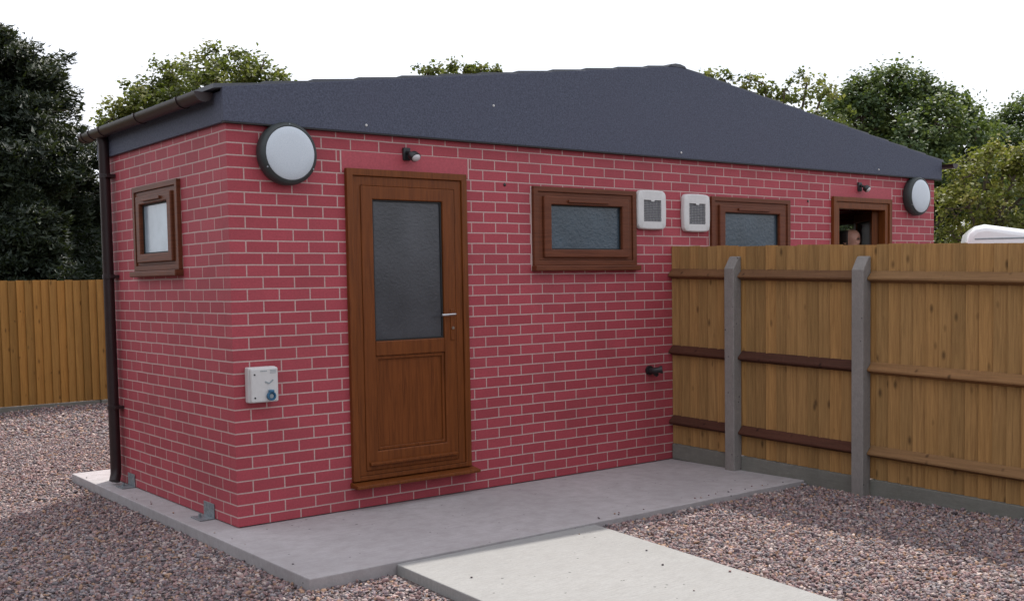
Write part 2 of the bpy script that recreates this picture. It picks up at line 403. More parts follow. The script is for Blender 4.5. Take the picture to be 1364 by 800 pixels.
def stones(name, bands, zbase):
    V = []; F = []; C = []; base = 0
    pal = np.array([(.33,.22,.20),(.26,.245,.25),(.52,.44,.39),(.12,.10,.105),(.40,.26,.17),(.23,.18,.19),(.37,.31,.29),(.30,.20,.19)])*np.array([.90,.85,.87])
    pw = np.array([.2,.17,.10,.10,.08,.15,.10,.10])
    for (d0, d1, dens, r0, r1, sub) in bands:
        P = [proto(sub, k) for k in range(7)]
        x0, x1, y0, y1 = -7.5, 4.03, -6, 10.2
        N = int((x1-x0)*(y1-y0)*dens)
        x = rng.uniform(x0, x1, N); y = rng.uniform(y0, y1, N)
        d = np.stack([x, y, np.full(N, zbase)], 1)-CAM; D = d@AF; u = PPX+FPX*(d@AR)/np.maximum(D, .1); v = PPY-FPX*(d@AU)/np.maximum(D, .1)
        ok = (D > d0) & (D <= d1) & (u > -330) & (u < 1700) & (v < 1120)
        ok &= ~in_poly(x, y, [(-.237,-1.424),(9,-1.417),(9,3),(-.197,2.987)])
        ok &= ~in_poly(x, y, [(.306,-1.0),(1.844,-1.0),(1.112,-7.2),(-.092,-7.2)])
        x, y = x[ok], y[ok]; n = len(x); kind = rng.integers(0, 7, n)
        r = rng.uniform(r0, r1, n)*np.where(rng.random(n) < .1, 1.5, 1)
        for k in range(7):
            s = np.where(kind == k)[0]; m = len(s)
            if not m: continue
            pv, pf = P[k]; sc3 = np.stack([rng.uniform(.9, 1.5, m), rng.uniform(.75, 1.1, m), rng.uniform(.5, .8, m)], 1)*r[s][:, None]
            q = rng.normal(size=(m, 4))*np.array([1, .28, .28, 1.0]); q /= np.linalg.norm(q, axis=1)[:, None]
            a, bq, c, dq = q.T
            Rm = np.stack([np.stack([1-2*(c*c+dq*dq), 2*(bq*c-a*dq), 2*(bq*dq+a*c)], 1),
                           np.stack([2*(bq*c+a*dq), 1-2*(bq*bq+dq*dq), 2*(c*dq-a*bq)], 1),
                           np.stack([2*(bq*dq-a*c), 2*(c*dq+a*bq), 1-2*(bq*bq+c*c)], 1)], 1)
            w_ = np.einsum('mij,mkj->mki', Rm, pv[None]*sc3[:, None])
            zz = gz(x[s])+r[s]*rng.uniform(.15, .75, m)
            w_ += np.stack([x[s], y[s], zz], 1)[:, None]
            V.append(w_.reshape(-1, 3)); F.append((pf[None]+base+np.arange(m)[:, None, None]*len(pv)).reshape(-1, 3)); base += m*len(pv)
            cc = pal[rng.choice(len(pal), m, p=pw/pw.sum())]*rng.uniform(.75, 1.2, m)[:, None]
            C.append(np.repeat(cc, len(pv), 0))
    pv, pf = proto(2, 3); m = 38
    ex = np.concatenate([rng.uniform(1.9, 3.9, 18), rng.uniform(.3, 1.6, 10), np.full(10, -.17)]); ey = np.concatenate([-1.36+np.abs(rng.normal(0, .05, 18)), rng.uniform(-3.6, -1.5, 10), rng.uniform(-1.3, 2.9, 10)])
    ez = np.where(ey < -1.41, -.012, 0.); rr = rng.uniform(.004, .009, m); ex[-10:] += np.abs(rng.normal(0, .03, 10))
    w_ = pv[None]*rr[:, None, None]*np.array([1.2, 1, .6])+np.stack([ex, ey, ez+rr*.5], 1)[:, None]
    V.append(w_.reshape(-1, 3)); F.append((pf[None]+base+np.arange(m)[:, None, None]*len(pv)).reshape(-1, 3)); C.append(np.repeat(pal[rng.integers(0, 8, m)], len(pv), 0))
    V = np.concatenate(V); F = np.concatenate(F); C = np.concatenate(C)
    o = fast_mesh(name, V, F, C, True)
    return o
def fast_mesh(name, V, F, C, smooth=False):
    me = bpy.data.meshes.new(name); nv, nf = len(V), len(F); k = F.shape[1]
    me.vertices.add(nv); me.vertices.foreach_set('co', V.astype(np.float32).ravel())
    me.loops.add(nf*k); me.loops.foreach_set('vertex_index', F.astype(np.int32).ravel())
    me.polygons.add(nf); me.polygons.foreach_set('loop_start', (np.arange(nf)*k).astype(np.int32))
    if smooth: me.polygons.foreach_set('use_smooth', np.ones(nf, bool))
    me.update(calc_edges=True)
    at_ = me.color_attributes.new('Col', 'FLOAT_COLOR', 'POINT')
    at_.data.foreach_set('color', np.concatenate([C, np.ones((nv, 1))], 1).astype(np.float32).ravel())
    o = bpy.data.objects.new(name, me); COL.objects.link(o); return o
def mat_stone():
    t = NT('pebbles'); a = t.node('ShaderNodeAttribute', attribute_name='Col'); w = t.coords(); n = t.noise(w, 150, 3, .6)
    t.base(t.mix(1, a.outputs['Color'], t.ramp(n, [(.3, (.75, .75, .75)), (.7, (1.2, 1.2, 1.2))]), 'MULTIPLY'))
    t.set(Roughness=.7); t.p.inputs['Specular IOR Level'].default_value = .3; return t.m
g = stones('gravel', [(2.5, 8.4, 3700, .0062, .0125, 2), (8.4, 12, 1900, .0078, .0145, 1), (12, 18, 620, .012, .020, 1)], GZ)
g.data.materials.append(mat_stone())
tag(g, 'loose pink and grey pea gravel covering the yard', 'gravel', kind='stuff')

# ------------------------------------------------------------------ building
L, DEP, H, TH = 8.165, 2.42, 2.612, .09
bld = thing('toilet_block', 'single storey toilet block clad in red brick panels with a dark grey gable', 'building')
WB = .008
def wall_mesh(length, holes, zt, fn):
    """fn(u, z, d) with d 0 outside, 1 inside"""
    us = sorted({0, length, *[h[0] for h in holes], *[h[1] for h in holes]}); zs = sorted({WB, zt, *[h[2] for h in holes], *[h[3] for h in holes]})
    mb = MB(); inside = lambda a, c: any(h[0]-1e-6 < a < h[1]+1e-6 and h[2]-1e-6 < c < h[3]+1e-6 for h in holes)
    for d in (0, 1):
        for i in range(len(us)-1):
            for j in range(len(zs)-1):
                if inside((us[i]+us[i+1])/2, (zs[j]+zs[j+1])/2): continue
                mb.add([fn(us[i],zs[j],d),fn(us[i+1],zs[j],d),fn(us[i+1],zs[j+1],d),fn(us[i],zs[j+1],d)], [(0,1,2,3)])
    def loop(u0, u1, z0, z1):
        for (a, c), (e, f) in (((u0,z0),(u1,z0)),((u1,z0),(u1,z1)),((u1,z1),(u0,z1)),((u0,z1),(u0,z0))):
            mb.add([fn(a,c,0),fn(e,f,0),fn(e,f,1),fn(a,c,1)], [(0,1,2,3)])
    loop(0, length, WB, zt)
    for h in holes: loop(*h)
    return mb
def weld(o):
    bm = bmesh.new(); bm.from_mesh(o.data); bmesh.ops.remove_doubles(bm, verts=bm.verts, dist=1e-5)
    bmesh.ops.recalc_face_normals(bm, faces=bm.faces); bm.to_mesh(o.data); bm.free(); return o
D1 = (.845, 1.852, .20, 2.36); D2 = (6.315, 7.322, .20, 2.36)
W1 = (2.49, 3.60, 1.69, 2.305); W2 = (4.532, 5.642, 1.685, 2.297); WL = (.79, 1.69, 1.69, 2.318)
ins = lambda h, e=.02: (h[0]+e, h[1]-e, h[2]+e, h[3]-e)
ZT = 2.80
fronts = [ins(D1), ins(D2), ins(W1), ins(W2)]
weld(wall_mesh(L, fronts, ZT, lambda u, z, d: (u, TH*d, z)).build('wall', M['brick'], bld))
e = .002
weld(wall_mesh(DEP-TH-e, [tuple([h-TH-e for h in ins(WL)[:2]]+list(ins(WL)[2:]))], ZT, lambda u, z, d: (TH*d, u+TH+e, z)).build('wall', M['brick'], bld))
# keep the outer corner clean: the side wall starts behind the front wall, the front wall's own end face closes the corner
weld(wall_mesh(DEP-TH-e, [tuple([h-TH-e for h in ins(WL)[:2]]+list(ins(WL)[2:]))], ZT, lambda u, z, d: (L-TH*d, u+TH+e, z)).build('wall', M['brick'], bld))
weld(wall_mesh(L-2*TH-2*e, [], ZT, lambda u, z, d: (u+TH+e, DEP-TH*d, z)).build('wall', M['brick'], bld))
for x in (2.2, 4.06, 5.95):  # inner walls added to keep the interior dark
    p = MB(); p.box(x-.04, x+.04, TH+e, DEP-TH-e, .17, 2.70); p.build('added_partition', M['inner'], bld)
p = MB(); p.box(TH+e, L-TH-e, TH+e, DEP-TH-e, .10, .17); p.build('floor', M['inner'], bld)
p = MB(); p.box(TH+e, L-TH-e, TH+e, DEP-TH-e, 2.70, 2.74); p.build('ceiling', M['inner'], bld)

# gable fascias, side fascias, roof
AP = (L/2+.01, 3.385)
zl, zr = 2.822, 2.812
fx0, fx1 = -.032, L+.085
for y0, y1 in ((-.042, -.001), (DEP+.001, DEP+.042)):
    p = MB(); p.prism([(fx0, 2.607), (fx1, 2.607), (fx1, zr), (AP[0], AP[1]), (fx0, zl)], lambda a, c, t: (a, y0 if t == 0 else y1, c))
    o = p.build('gable_fascia', M['fascia'], bld, bevel=.004)
    if y0 < 0:
        for sx, sz in ((1.003,2.655),(2.104,2.882),(4.128,2.654),(7.057,2.655)):
            q = MB(); q.lathe([(.0001,.0),(.009,0),(.009,.004),(.005,.007),(.0001,.007)], lambda a, c, h, sx=sx, sz=sz: (sx+a, -.043-h, sz+c), 12)
            q.build('screw_cap', M['white'], o)
        q = MB(); q.box(fx0+.004, fx1-.004, -.046, -.003, 2.598, 2.6065); q.build('drip_edge', M['rubber'], o)
for x0, x1 in ((-.030, -.001), (L+.001, L+.03)):
    p = MB(); p.box(x0, x1, .002, DEP-.002, 2.603, 2.80); p.build('side_fascia', M['fascia'], bld, bevel=.004)
def roof_side(xe, ze, xr, zr_, y0, y1, n=12):
    top = []; 
    for i in range(n):
        a, b_ = i/n, (i+1)/n
        x0, z0 = xe+(xr-xe)*a, ze+(zr_-ze)*a; x1, z1 = xe+(xr-xe)*b_, ze+(zr_-ze)*b_
        top += [(x0, z0+.016), (x1, z1+.005)]
    bot = [(xr, zr_-.012), (xe, ze-.012)]
    p = MB(); p.prism(top+bot, lambda a, c, t: (a, y0 if t == 0 else y1, c)); return p
sl = (AP[1]-zl)/(AP[0]-fx0)
ro = roof_side(-.088, zl-.056*sl+.006, AP[0], AP[1]+.002, -.034, DEP+.06).build('roof', M['roof'], bld)
ro2 = roof_side(L+.13, zr-.045*sl+.002, AP[0]+.001, AP[1]+.002, -.034, DEP+.06).build('roof', M['roof'], bld)
p = MB(); p.prism([(AP[0]-.11, AP[1]-.008), (AP[0]-.09, AP[1]+.010), (AP[0]-.03, AP[1]+.022), (AP[0]+.03, AP[1]+.022), (AP[0]+.09, AP[1]+.010), (AP[0]+.11, AP[1]-.008)], lambda a, c, t: (a, -.046 if t == 0 else DEP+.066, c))
p.build('ridge_cap', M['roof'], ro, bevel=.004)

# gutters and downpipe
def gutter(x, z, y0, y1, r=.054):
    p = MB(); n = 14
    vs = []
    for y in (y0, y1):
        for rr in (r, r-.005):
            for k in range(n+1):
                a = math.pi+math.pi*k/n; vs.append((x+rr*math.cos(a), y, z+rr*math.sin(a)))
    m = n+1; fs = []
    for k in range(n):
        fs += [(k, k+1, 2*m+k+1, 2*m+k), (m+k+1, m+k, 3*m+k, 3*m+k+1), (k+1, k, m+k, m+k+1), (2*m+k, 2*m+k+1, 3*m+k+1, 3*m+k)]
    fs += [(0, m, 3*m, 2*m), (n, 2*m+n, 3*m+n, m+n)]
    p.add(vs, fs)
    for y, e_ in ((y0, -.006), (y1, .006)):            # stop ends
        p.prism([(x+(r+.004)*math.cos(math.pi+math.pi*k/n), z+(r+.004)*math.sin(math.pi+math.pi*k/n)) for k in range(n+1)], lambda a, c, t, y=y, e_=e_: (a, y+e_*t, c))
    return p
gl = smooth_angle(gutter(-.104, 2.798, .09, 2.52, .058).build('gutter', M['gutter'], bld), 50)
for y in (.42, 1.22, 2.02, 2.27, 2.45):
    q = MB(); q.tube([(-.104, y-.014, 2.798), (-.104, y+.014, 2.798)], .064, 20, True, 0, 2*math.pi)
    q.v = [(a, b_, min(c, 2.806)) for a, b_, c in q.v]
    smooth_angle(q.build('bracket', M['gutter'], gl), 40)
gr_ = smooth_angle(gutter(L+.145, 2.77, -.16, 2.50, .05).build('gutter', M['gutter'], bld), 50)
PY = 2.195; PX = -.062
dp_ = MB(); dp_.tube([(PX-.012, PY, 2.775), (PX-.012, PY, 2.74), (PX, PY, 2.70), (PX, PY, .14), (PX-.002, PY-.003, .085), (PX-.022, PY-.024, .03)], .042, 20)
dpo = smooth_angle(dp_.build('downpipe', M['gutter'], bld), 60)
for z in (1.66, .62, 2.45):
    q = MB(); q.tube([(PX, PY, z-.018), (PX, PY, z+.018)], .047, 20); q.box(PX-.012, -.003, PY-.075, PY+.06, z-.012, z+.012)
    q.build('pipe_clip', M['gutter'], dpo, bevel=.002)
q = MB(); q.box(-.014, -.0025, 2.375, DEP+.010, .02, 2.60); q.build('corner_trim', M['galv'], bld, bevel=.002)
for y0, y1 in ((1.925, 2.08), (.37, .545)):
    q = MB(); q.box(-.008, -.0025, y0, y1, .002, .105); q.box(-.105, -.0085, y0, y1, .002, .008)
    q.tube([(-.06, (y0+y1)/2+.03, .007), (-.06, (y0+y1)/2+.03, .03)], .011, 6)
    q.build('fixing_bracket', M['galv'], bld, bevel=.0015)
# pipe stub low on the wall
q = MB(); q.tube([(3.752, -.002, .795), (3.752, -.022, .795)], .040, 18); q.tube([(3.752, -.02, .792), (3.752, -.05, .792), (3.765, -.082, .797), (3.79, -.105, .802)], .026, 16, caps=False)
q.tube([(3.785, -.102, .801), (3.80, -.118, .804)], .033, 16, caps=False); q.tube([(3.752, -.045, .79), (3.80, -.055, .752)], .018, 12)
smooth_angle(q.build('waste_pipe_stub', M['black'], bld), 40)
for x, z in ((2.229, 2.304), (5.943, 2.30)):
    q = MB(); q.lathe([(.012, 0), (.012, .004), (.006, .007), (0, .007)], lambda a, c, h, x=x, z=z: (x+a, -.001-h, z+c), 12)
    q.build('wall_plug', M['black'], bld)

# lintels over the two doors and mortar edging at openings
for d in (D1, D2):
    q = MB(); q.box(d[0]-.02, d[1]+.03, -.004, -.0005, d[3]-.02, 2.478); q.build('lintel', M['lintel'], bld)
    for xm in (d[0]-.031, d[1]+.031):
        q = MB(); q.box(xm, xm+.010, -.0046, -.0004, d[3]-.03, 2.478); q.build('mortar_edge', M['mortar'], bld)
for h in (W1, W2):
    q = MB(); q.box(h[0]-.012, h[0]-.002, -.003, -.0004, h[2]-.04, h[3]+.0); q.build('mortar_edge', M['mortar'], bld)

def TF(u, v, w_): return (u, -w_, v)                   # on the front wall
def TL(u, v, w_): return (-w_, u, v)                   # on the left wall
def TR(u, v, w_): return (L+w_, u, v)                  # on the right wall
def make_window(h, T, glass, mframe):
    u0, u1, v0, v1 = h
    q = MB(T); q.ring(u0, u1, v0, v1, .045, .045, .04, .04, -.05, .030); fr = q.build('window', mframe, bld, bevel=.004)
    q = MB(T); q.ring(u0+.046, u1-.046, v0+.041, v1-.041, .05, .05, .035, .035, -.05, .018); q.build('frame', mframe, fr, bevel=.004)
    s0, s1, t0, t1 = u0+.098, u1-.098, v0+.062, v1-.074
    q = MB(T); q.ring(s0, s1, t0, t1, .075, .075, .064, .064, -.02, .040); q.build('sash', mframe, fr, bevel=.008, seg=3)
    q = MB(T); q.ring(s0+.0755, s1-.0755, t0+.0645, t1-.0645, .010, .010, .010, .010, -.012, .012); q.build('gasket', M['rubber'], fr)
    q = MB(T); q.box(s0+.080, s1-.080, t0+.069, t1-.069, -.010, .004); q.build('pane', glass, fr)
    c = (u0+u1)/2; wv = (u1-u0)*.17
    q = MB(T); q.box(c-wv*1.15, c+wv*1.15, t1-.046, t1-.024, .0402, .056); q.build('trickle_vent', mframe, fr, bevel=.004)
    q = MB(T); q.box(u0-.008, u1+.02, v0-.042, v0-.001, -.03, .062); q.v = [p_ for p_ in q.v]; q.build('sill', mframe, fr, bevel=.006)
    return fr
make_window(W1, TF, M['glass'], M['upvc_h']); make_window(W2, TF, M['glass'], M['upvc_h'])
make_window(WL, TL, M['glass_side'], M['upvc_h'])
def mat_clear():
    t = NT('clear_glass'); tr = t.node('ShaderNodeBsdfTransparent'); ms = t.node('ShaderNodeMixShader'); ms.inputs[0].default_value = .12
    t.base((.7, .75, .75)); t.set(Roughness=.05); t.link(tr.outputs[0], ms.inputs[1]); t.link(t.p.outputs[0], ms.inputs[2]); t.link(ms.outputs[0], t.out.inputs['Surface']); return t.m
M['clear'] = mat_clear()
make_window(WL, TR, M['clear'], M['upvc_h'])

def door_frame(d):
    u0, u1, v0, v1 = d
    q = MB(TF); q.ring(u0, u1, v0, v1, .048, .048, .048, .03, -.06, .034); fr = q.build('door_frame', M['upvc'], bld, bevel=.004)
    q = MB(TF); q.ring(u0+.049, u1-.049, v0+.031, v1-.049, .060, .060, .066, .03, -.06, .020); q.build('frame_lining', M['upvc'], fr, bevel=.004)
    q = MB(TF); q.add([(u0-.012,v0-.045,-.02),(u1+.030,v0-.045,-.02),(u1+.030,v0-.002,-.02),(u0-.012,v0-.002,-.02),(u0-.012,v0-.045,.105),(u1+.030,v0-.045,.105),(u1+.030,v0-.022,.105),(u0-.012,v0-.022,.105)],
        [(0,3,2,1),(4,5,6,7),(0,1,5,4),(1,2,6,5),(2,3,7,6),(3,0,4,7)]); q.build('sill', M['upvc'], fr, bevel=.006)
    return fr
door_frame(D1); door_frame(D2)
def door_leaf(T, label=None):
    """leaf local: u 0..0.79 , v 0..1.98, w outwards"""
    LW, LH = .785, 1.983
    q = MB(T); q.ring(0, LW, 0, LH, .095, .105, .092, .135, -.05, .030)
    q.box(.096, LW-.106, .80, .905, -.049, .0295)                                  # mid rail
    lf = q.build('door', M['upvc'], bld, bevel=.008, seg=3)
    q = MB(T); q.box(.096, LW-.106, .136, .799, -.035, .004); q.build('panel', M['upvc'], lf)
    q = MB(T); q.ring(.0965, LW-.1065, .1365, .7985, .022, .022, .022, .022, .0045, .018); q.build('bead', M['upvc'], lf, bevel=.004)
    q = MB(T); q.ring(.0965, LW-.1065, .9055, LH-.0925, .012, .012, .012, .012, -.01, .014); q.build('gasket', M['rubber'], lf, bevel=.002)
    q = MB(T); q.box(.102, LW-.112, .911, LH-.098, -.012, .004); q.build('pane', M['glass_door'], lf)
    q = MB(T); q.prism([(.03, .062), (.058, .055), (.056, .038), (.03, .032)], lambda a, c, t: (.02 if t == 0 else LW-.02, c, a)); q.build('weather_bar', M['upvc'], lf, bevel=.003)
    hu = LW-.040
    q = MB(T); q.box(hu-.016, hu+.016, .885, 1.115, .0302, .038); hp = q.build('handle', M['upvc'], lf, bevel=.003)
    q = MB(T); q.tube([(hu, 1.075, .038), (hu, 1.075, .078), (hu-.012, 1.075, .086), (hu-.125, 1.072, .084)], .0095, 12); smooth_angle(q.build('lever', M['steel'], hp), 40)
    q = MB(T); q.tube([(hu, .975, .038), (hu, .975, .046)], .011, 12); q.build('lock', M['steel'], hp)
    return lf
du0, dv0 = D1[0]+.110, D1[2]+.062
door_leaf(lambda u, v, w_: (du0+u, -(w_-.004), dv0+v))
# second door stands open, swung inwards about its right jamb
ang = math.radians(132); hx = D2[1]-.118
door_leaf(lambda u, v, w_: (hx-(u*math.cos(ang))-(w_)*math.sin(ang), .10+u*math.sin(ang)-w_*math.cos(ang), dv0+v))

# ------------------------------------------------------------------ wall fittings
def wall_light(x, z, label):
    t = thing('wall_light', label, 'wall light', (x, 0, z), 'round bulkhead wall lights')
    fn = lambda a, c, h: (a, -h, c)
    q = MB(); q.lathe([(.150,.0015),(.192,.002),(.203,.018),(.205,.05),(.203,.074),(.192,.092),(.178,.099),(.172,.094)], fn, 72)
    q.f = [f for f in q.f if len(f) < 10]
    rim = smooth_angle(q.build('rim', M['lamp_rim'], t), 35)
    q = MB(); q.lathe([(.1735,.088),(.172,.098),(.165,.103),(.12,.110),(.06,.114),(0.0001,.115)], fn, 72)
    smooth_angle(q.build('diffuser', M['diffuser'], t), 40)
    for k in range(3):
        a = math.radians(90+120*k); q = MB(); q.tube([(.189*math.cos(a), -.09, .189*math.sin(a)), (.189*math.cos(a), -.098, .189*math.sin(a))], .0055, 8); q.build('screw', M['galv'], rim)
    return t
wall_light(.398, 2.424, 'round white wall light with dark rim, above the electrical box near the corner')
wall_light(7.752, 2.407, 'round white wall light with dark rim, beside the open doorway')
def sensor(x, z, label):
    t = thing('motion_sensor', label, 'sensor', (x, 0, z), 'black motion sensors over the doors')
    q = MB(); q.box(-.030, .030, -.022, -.001, -.045, .045); q.build('back_plate', M['black'], t, bevel=.006)
    q = MB(); q.tube([(0, -.022, .01), (.004, -.05, .005), (.012, -.066, -.012)], .013, 12); smooth_angle(q.build('arm', M['black'], t), 40)
    hd = Vector((.30, -.72, -.62)).normalized(); X = Vector((.92, .39, 0)).normalized(); X = (X-hd*X.dot(hd)).normalized(); Y = hd.cross(X)
    c0 = Vector((.018, -.066, -.010))
    fn = lambda a, c, h: tuple(c0+X*a*1.25+Y*c*.8+hd*h)
    q = MB(); q.lathe([(.0001,-.012),(.03,-.010),(.042,.0),(.044,.02),(.042,.036),(.036,.037)], fn, 28); q.f = [f for f in q.f if len(f) < 8]
    smooth_angle(q.build('head', M['black'], t), 40)
    q = MB(); q.lathe([(.037,.030),(.036,.037),(.028,.046),(.014,.051),(.0001,.053)], fn, 24); smooth_angle(q.build('lens', M['lens'], t), 60)
sensor(1.345, 2.482, 'small black motion sensor over the closed glazed door')
sensor(6.775, 2.470, 'small black motion sensor over the open doorway')
def vent(x, z, label, w_=.325, h_=.318):
    t = thing('wall_vent', label, 'vent', (x, 0, z), 'white wall vents between the windows')
    def outline(s, n=14):
        pts = []
        cx = [(1,1),(-1,1),(-1,-1),(1,-1)]; r = .035
        hw, hh = w_/2*s, h_/2*s
        for k, (sx, sy) in enumerate(cx):
            for i in range(6):
                a = math.pi/2*k+math.pi/2*i/5
                px_, py_ = sx*(hw-r)+r*math.cos(a), sy*(hh-r)+r*math.sin(a)
                pts.append((px_, py_))
        out = []
        for i in range(len(pts)):                      # subdivide the long sides so they can bulge
            a, c = pts[i], pts[(i+1) % len(pts)]; m = 5 if math.hypot(a[0]-c[0], a[1]-c[1]) > .05 else 1
            for j in range(m): out.append((a[0]+(c[0]-a[0])*j/m, a[1]+(c[1]-a[1])*j/m))
        return [(a*(1+.045*(1-(c/hh)**2)), c*(1+.045*(1-(a/hw)**2))) for a, c in out]
    q = MB(); lv = [(.955, -.001), (1.0, -.010), (1.0, -.030), (.975, -.042), (.93, -.047)]
    n = len(outline(1)); vs = []
    for s, y in lv: vs += [(a, y, c) for a, c in outline(s)]
    fs = [tuple(range(n))]
    for j in range(len(lv)-1): fs += [(j*n+k, j*n+(k+1) % n, (j+1)*n+(k+1) % n, (j+1)*n+k) for k in range(n)]
    gw, g0, g1 = .104, -.098, .082                      # grille opening
    inner = [(gw,g1),(-gw,g1),(-gw,g0),(gw,g0)]; bi = len(vs)
    vs += [(a, -.047, c) for a, c in inner]+[(a, -.025, c) for a, c in inner]
    q.add(vs, fs)
    top = (len(lv)-1)*n; ol = outline(.93)
    ang_i = [math.atan2(c-(g0+g1)/2, a) for a, c in inner]
    def corner(k):
        a, c = ol[k]; return 0 if a >= 0 and c >= 0 else 1 if a < 0 and c >= 0 else 2 if a < 0 else 3
    for k in range(n):
        k2 = (k+1) % n; c1, c2 = corner(k), corner(k2)
        q.f.append((top+k, top+k2, bi+c1) if c1 == c2 else (top+k, top+k2, bi+c2, bi+c1))
    for k in range(4): q.f.append((bi+k, bi+(k+1) % 4, bi+4+(k+1) % 4, bi+4+k))
    q.f.append((bi+4, bi+5, bi+6, bi+7))
    smooth_angle(q.build('cover', M['white'], t), 30)
    q = MB()
    for i in range(13):
        zc = g0+.006+i*(g1-g0-.012)/12
        q.add([(-gw+.001,-.027,zc-.004),(gw-.001,-.027,zc-.004),(gw-.001,-.040,zc-.002),(-gw+.001,-.040,zc-.002),(-gw+.001,-.027,zc+.001),(gw-.001,-.027,zc+.001),(gw-.001,-.040,zc+.003),(-gw+.001,-.040,zc+.003)],
              [(0,3,2,1),(4,5,6,7),(0,1,5,4),(1,2,6,5),(2,3,7,6),(3,0,4,7)])
    for i in range(5): q.box(-gw+.03+i*.037-.0012, -gw+.03+i*.037+.0012, -.043, -.0405, g0+.002, g1-.002)
    q.build('grille', M['grille'], t)
    q = MB(); q.prism([(-.026, g1+.001), (.026, g1+.001), (.016, g1-.012), (-.016, g1-.012)], lambda a, c, k: (a, -.049+.004*k, c)); q.build('catch', M['white'], t)
vent(3.772, 2.154, 'white plastic wall vent with grey grille beside the wide brown window left of it')
vent(4.326, 2.142, 'white plastic wall vent with grey grille touching the window above the fence')
t = thing('electrical_box', 'white electrical box with blue socket on the brick wall near the corner', 'electrical box', (.172, 0, .925))
q = MB(); q.box(-.098, .098, -.062, -.001, -.113, .118); bx = q.build('case', M['white'], t, bevel=.010, seg=3)
q = MB(); q.box(-.094, .096, -.094, -.0625, -.110, .115); q.build('cover', M['white'], t, bevel=.012, seg=3)
for z in (.072, -.078):
    q = MB(); q.tube([(-.070, -.0935, z), (-.070, -.0965, z)], .006, 10); q.build('screw', M['black'], t)
q = MB(); q.lathe([(.014,.0),(.029,.0),(.031,.010),(.029,.022),(.021,.023),(.018,.012),(.0001,.012)], lambda a, c, h: (.038+a, -.0942-h, -.070+c), 28)
so_ = smooth_angle(q.build('socket', M['blue'], t), 40)
q = MB(); q.tube([(.038, -.108, -.071), (.038, -.1095, -.071)], .014, 16); q.build('socket_face', M['greymark'], so_)
q = MB(); q.box(.020, .052, -.125, -.096, -.046, -.030); q.build('socket_hinge', M['blue'], so_, bevel=.004)
q = MB(); q.add([(0,-.0975,.020),(.028,-.0975,.006),(.060,-.0975,.030),(.054,-.0975,.036),(.029,-.0975,.016),(.004,-.0975,.028), (0,-.0945,.020),(.028,-.0945,.006),(.060,-.0945,.030),(.054,-.0945,.036),(.029,-.0945,.016),(.004,-.0945,.028)],
      [(0,1,4,5),(1,2,3,4),(0,1,7,6),(1,2,8,7),(2,3,9,8),(3,4,10,9),(4,5,11,10),(5,0,6,11)]); q.build('catch', M['greymark'], t)
q = MB()
for i in range(6): q.box(-.030+i*.008, -.025+i*.008+.001*(i % 2), -.0955, -.0942, .090, .096)
q.build('label_print', M['greymark'], t); q = MB()
for r_ in range(3):
    for i in range(5): q.box(.038+i*.009, .0445+i*.009, -.0955, -.0942, .077+r_*.009, .081+r_*.009)
q.build('label_print', M['greymark'], t)

# ------------------------------------------------------------------ fences
def col_attr(o, cols_per_vert):
    a = o.data.color_attributes.new('Col', 'FLOAT_COLOR', 'POINT')
    a.data.foreach_set('color', np.array([(*c, 1) for c in cols_per_vert], np.float32).ravel())
def boards(a0, a1, z0, z1, pitch, fn, mat, parent, jit=.004, fill=.955):
    """vertical feather-edge boards from a0 to a1; fn(a, d, z), d = thickness towards the viewer"""
    q = MB(); cols = []; n = max(1, round(abs(a1-a0)/pitch)); st = (a1-a0)/n
    for i in range(n):
        s0 = a0+st*i; s1 = s0+st*fill; t0, t1 = .006+.002*random.random(), .026+.004*random.random()
        zt = z1+random.uniform(-jit, jit); tw = random.uniform(-.002, .002); c = (random.random(), random.random(), random.random())
        d = .0015*(i % 2)
        vs = [fn(s0, d, z0), fn(s1, d, z0), fn(s1, d, zt+tw), fn(s0, d, zt), fn(s0, d+t1, z0), fn(s1, d+t0, z0), fn(s1, d+t0, zt+tw), fn(s0, d+t1, zt)]
        q.add(vs, [(0,3,2,1),(4,5,6,7),(0,1,5,4),(1,2,6,5),(2,3,7,6),(3,0,4,7)]); cols += [c]*8
        s2, s3 = s0-st*.25, s0+st*.12                       # backing strip behind the gap, tinted dark to deepen its shade
        if i: q.add([fn(s2,-.009,z0+.004),fn(s3,-.009,z0+.004),fn(s3,-.009,z1-.012),fn(s2,-.009,z1-.012),fn(s2,-.001,z0+.004),fn(s3,-.001,z0+.004),fn(s3,-.001,z1-.012),fn(s2,-.001,z1-.012)], [(0,3,2,1),(4,5,6,7),(0,1,5,4),(1,2,6,5),(2,3,7,6),(3,0,4,7)]); cols += [(0, c[1], c[2])]*8
    o = q.build('board_panel', mat, parent); col_attr(o, cols); return o
FX = 4.045
fence = thing('close_board_fence', 'wooden close board fence with concrete posts running out from the brick wall', 'fence', (FX, -2.4, GZ))
def loc(f):
    def g_(*a):
        p = np.array(f(*a), float); p[2] += .027*p[1]               # the run falls gently away from the wall
        return tuple(p-np.array((FX, -2.4, GZ)))
    return g_
PO = [-.725, -1.93, -4.95]; PW = .05
for y in PO:
    zt = 1.742; q = MB(loc(lambda x, y_, z: (x, y_, z)))
    x0, x1 = 3.945, 4.040
    q.prism([(x0, -.3), (x1, -.3), (x1, zt+.022), (x1-.03, zt+.018), (x0, zt-.078)], lambda a, c, t_, y=y: (a, y-PW if t_ == 0 else y+PW, c))
    q.build('post', M['post'], fence, bevel=.007)
bays = [(-.006, PO[0]), (PO[0], PO[1]), (PO[1], PO[2])]
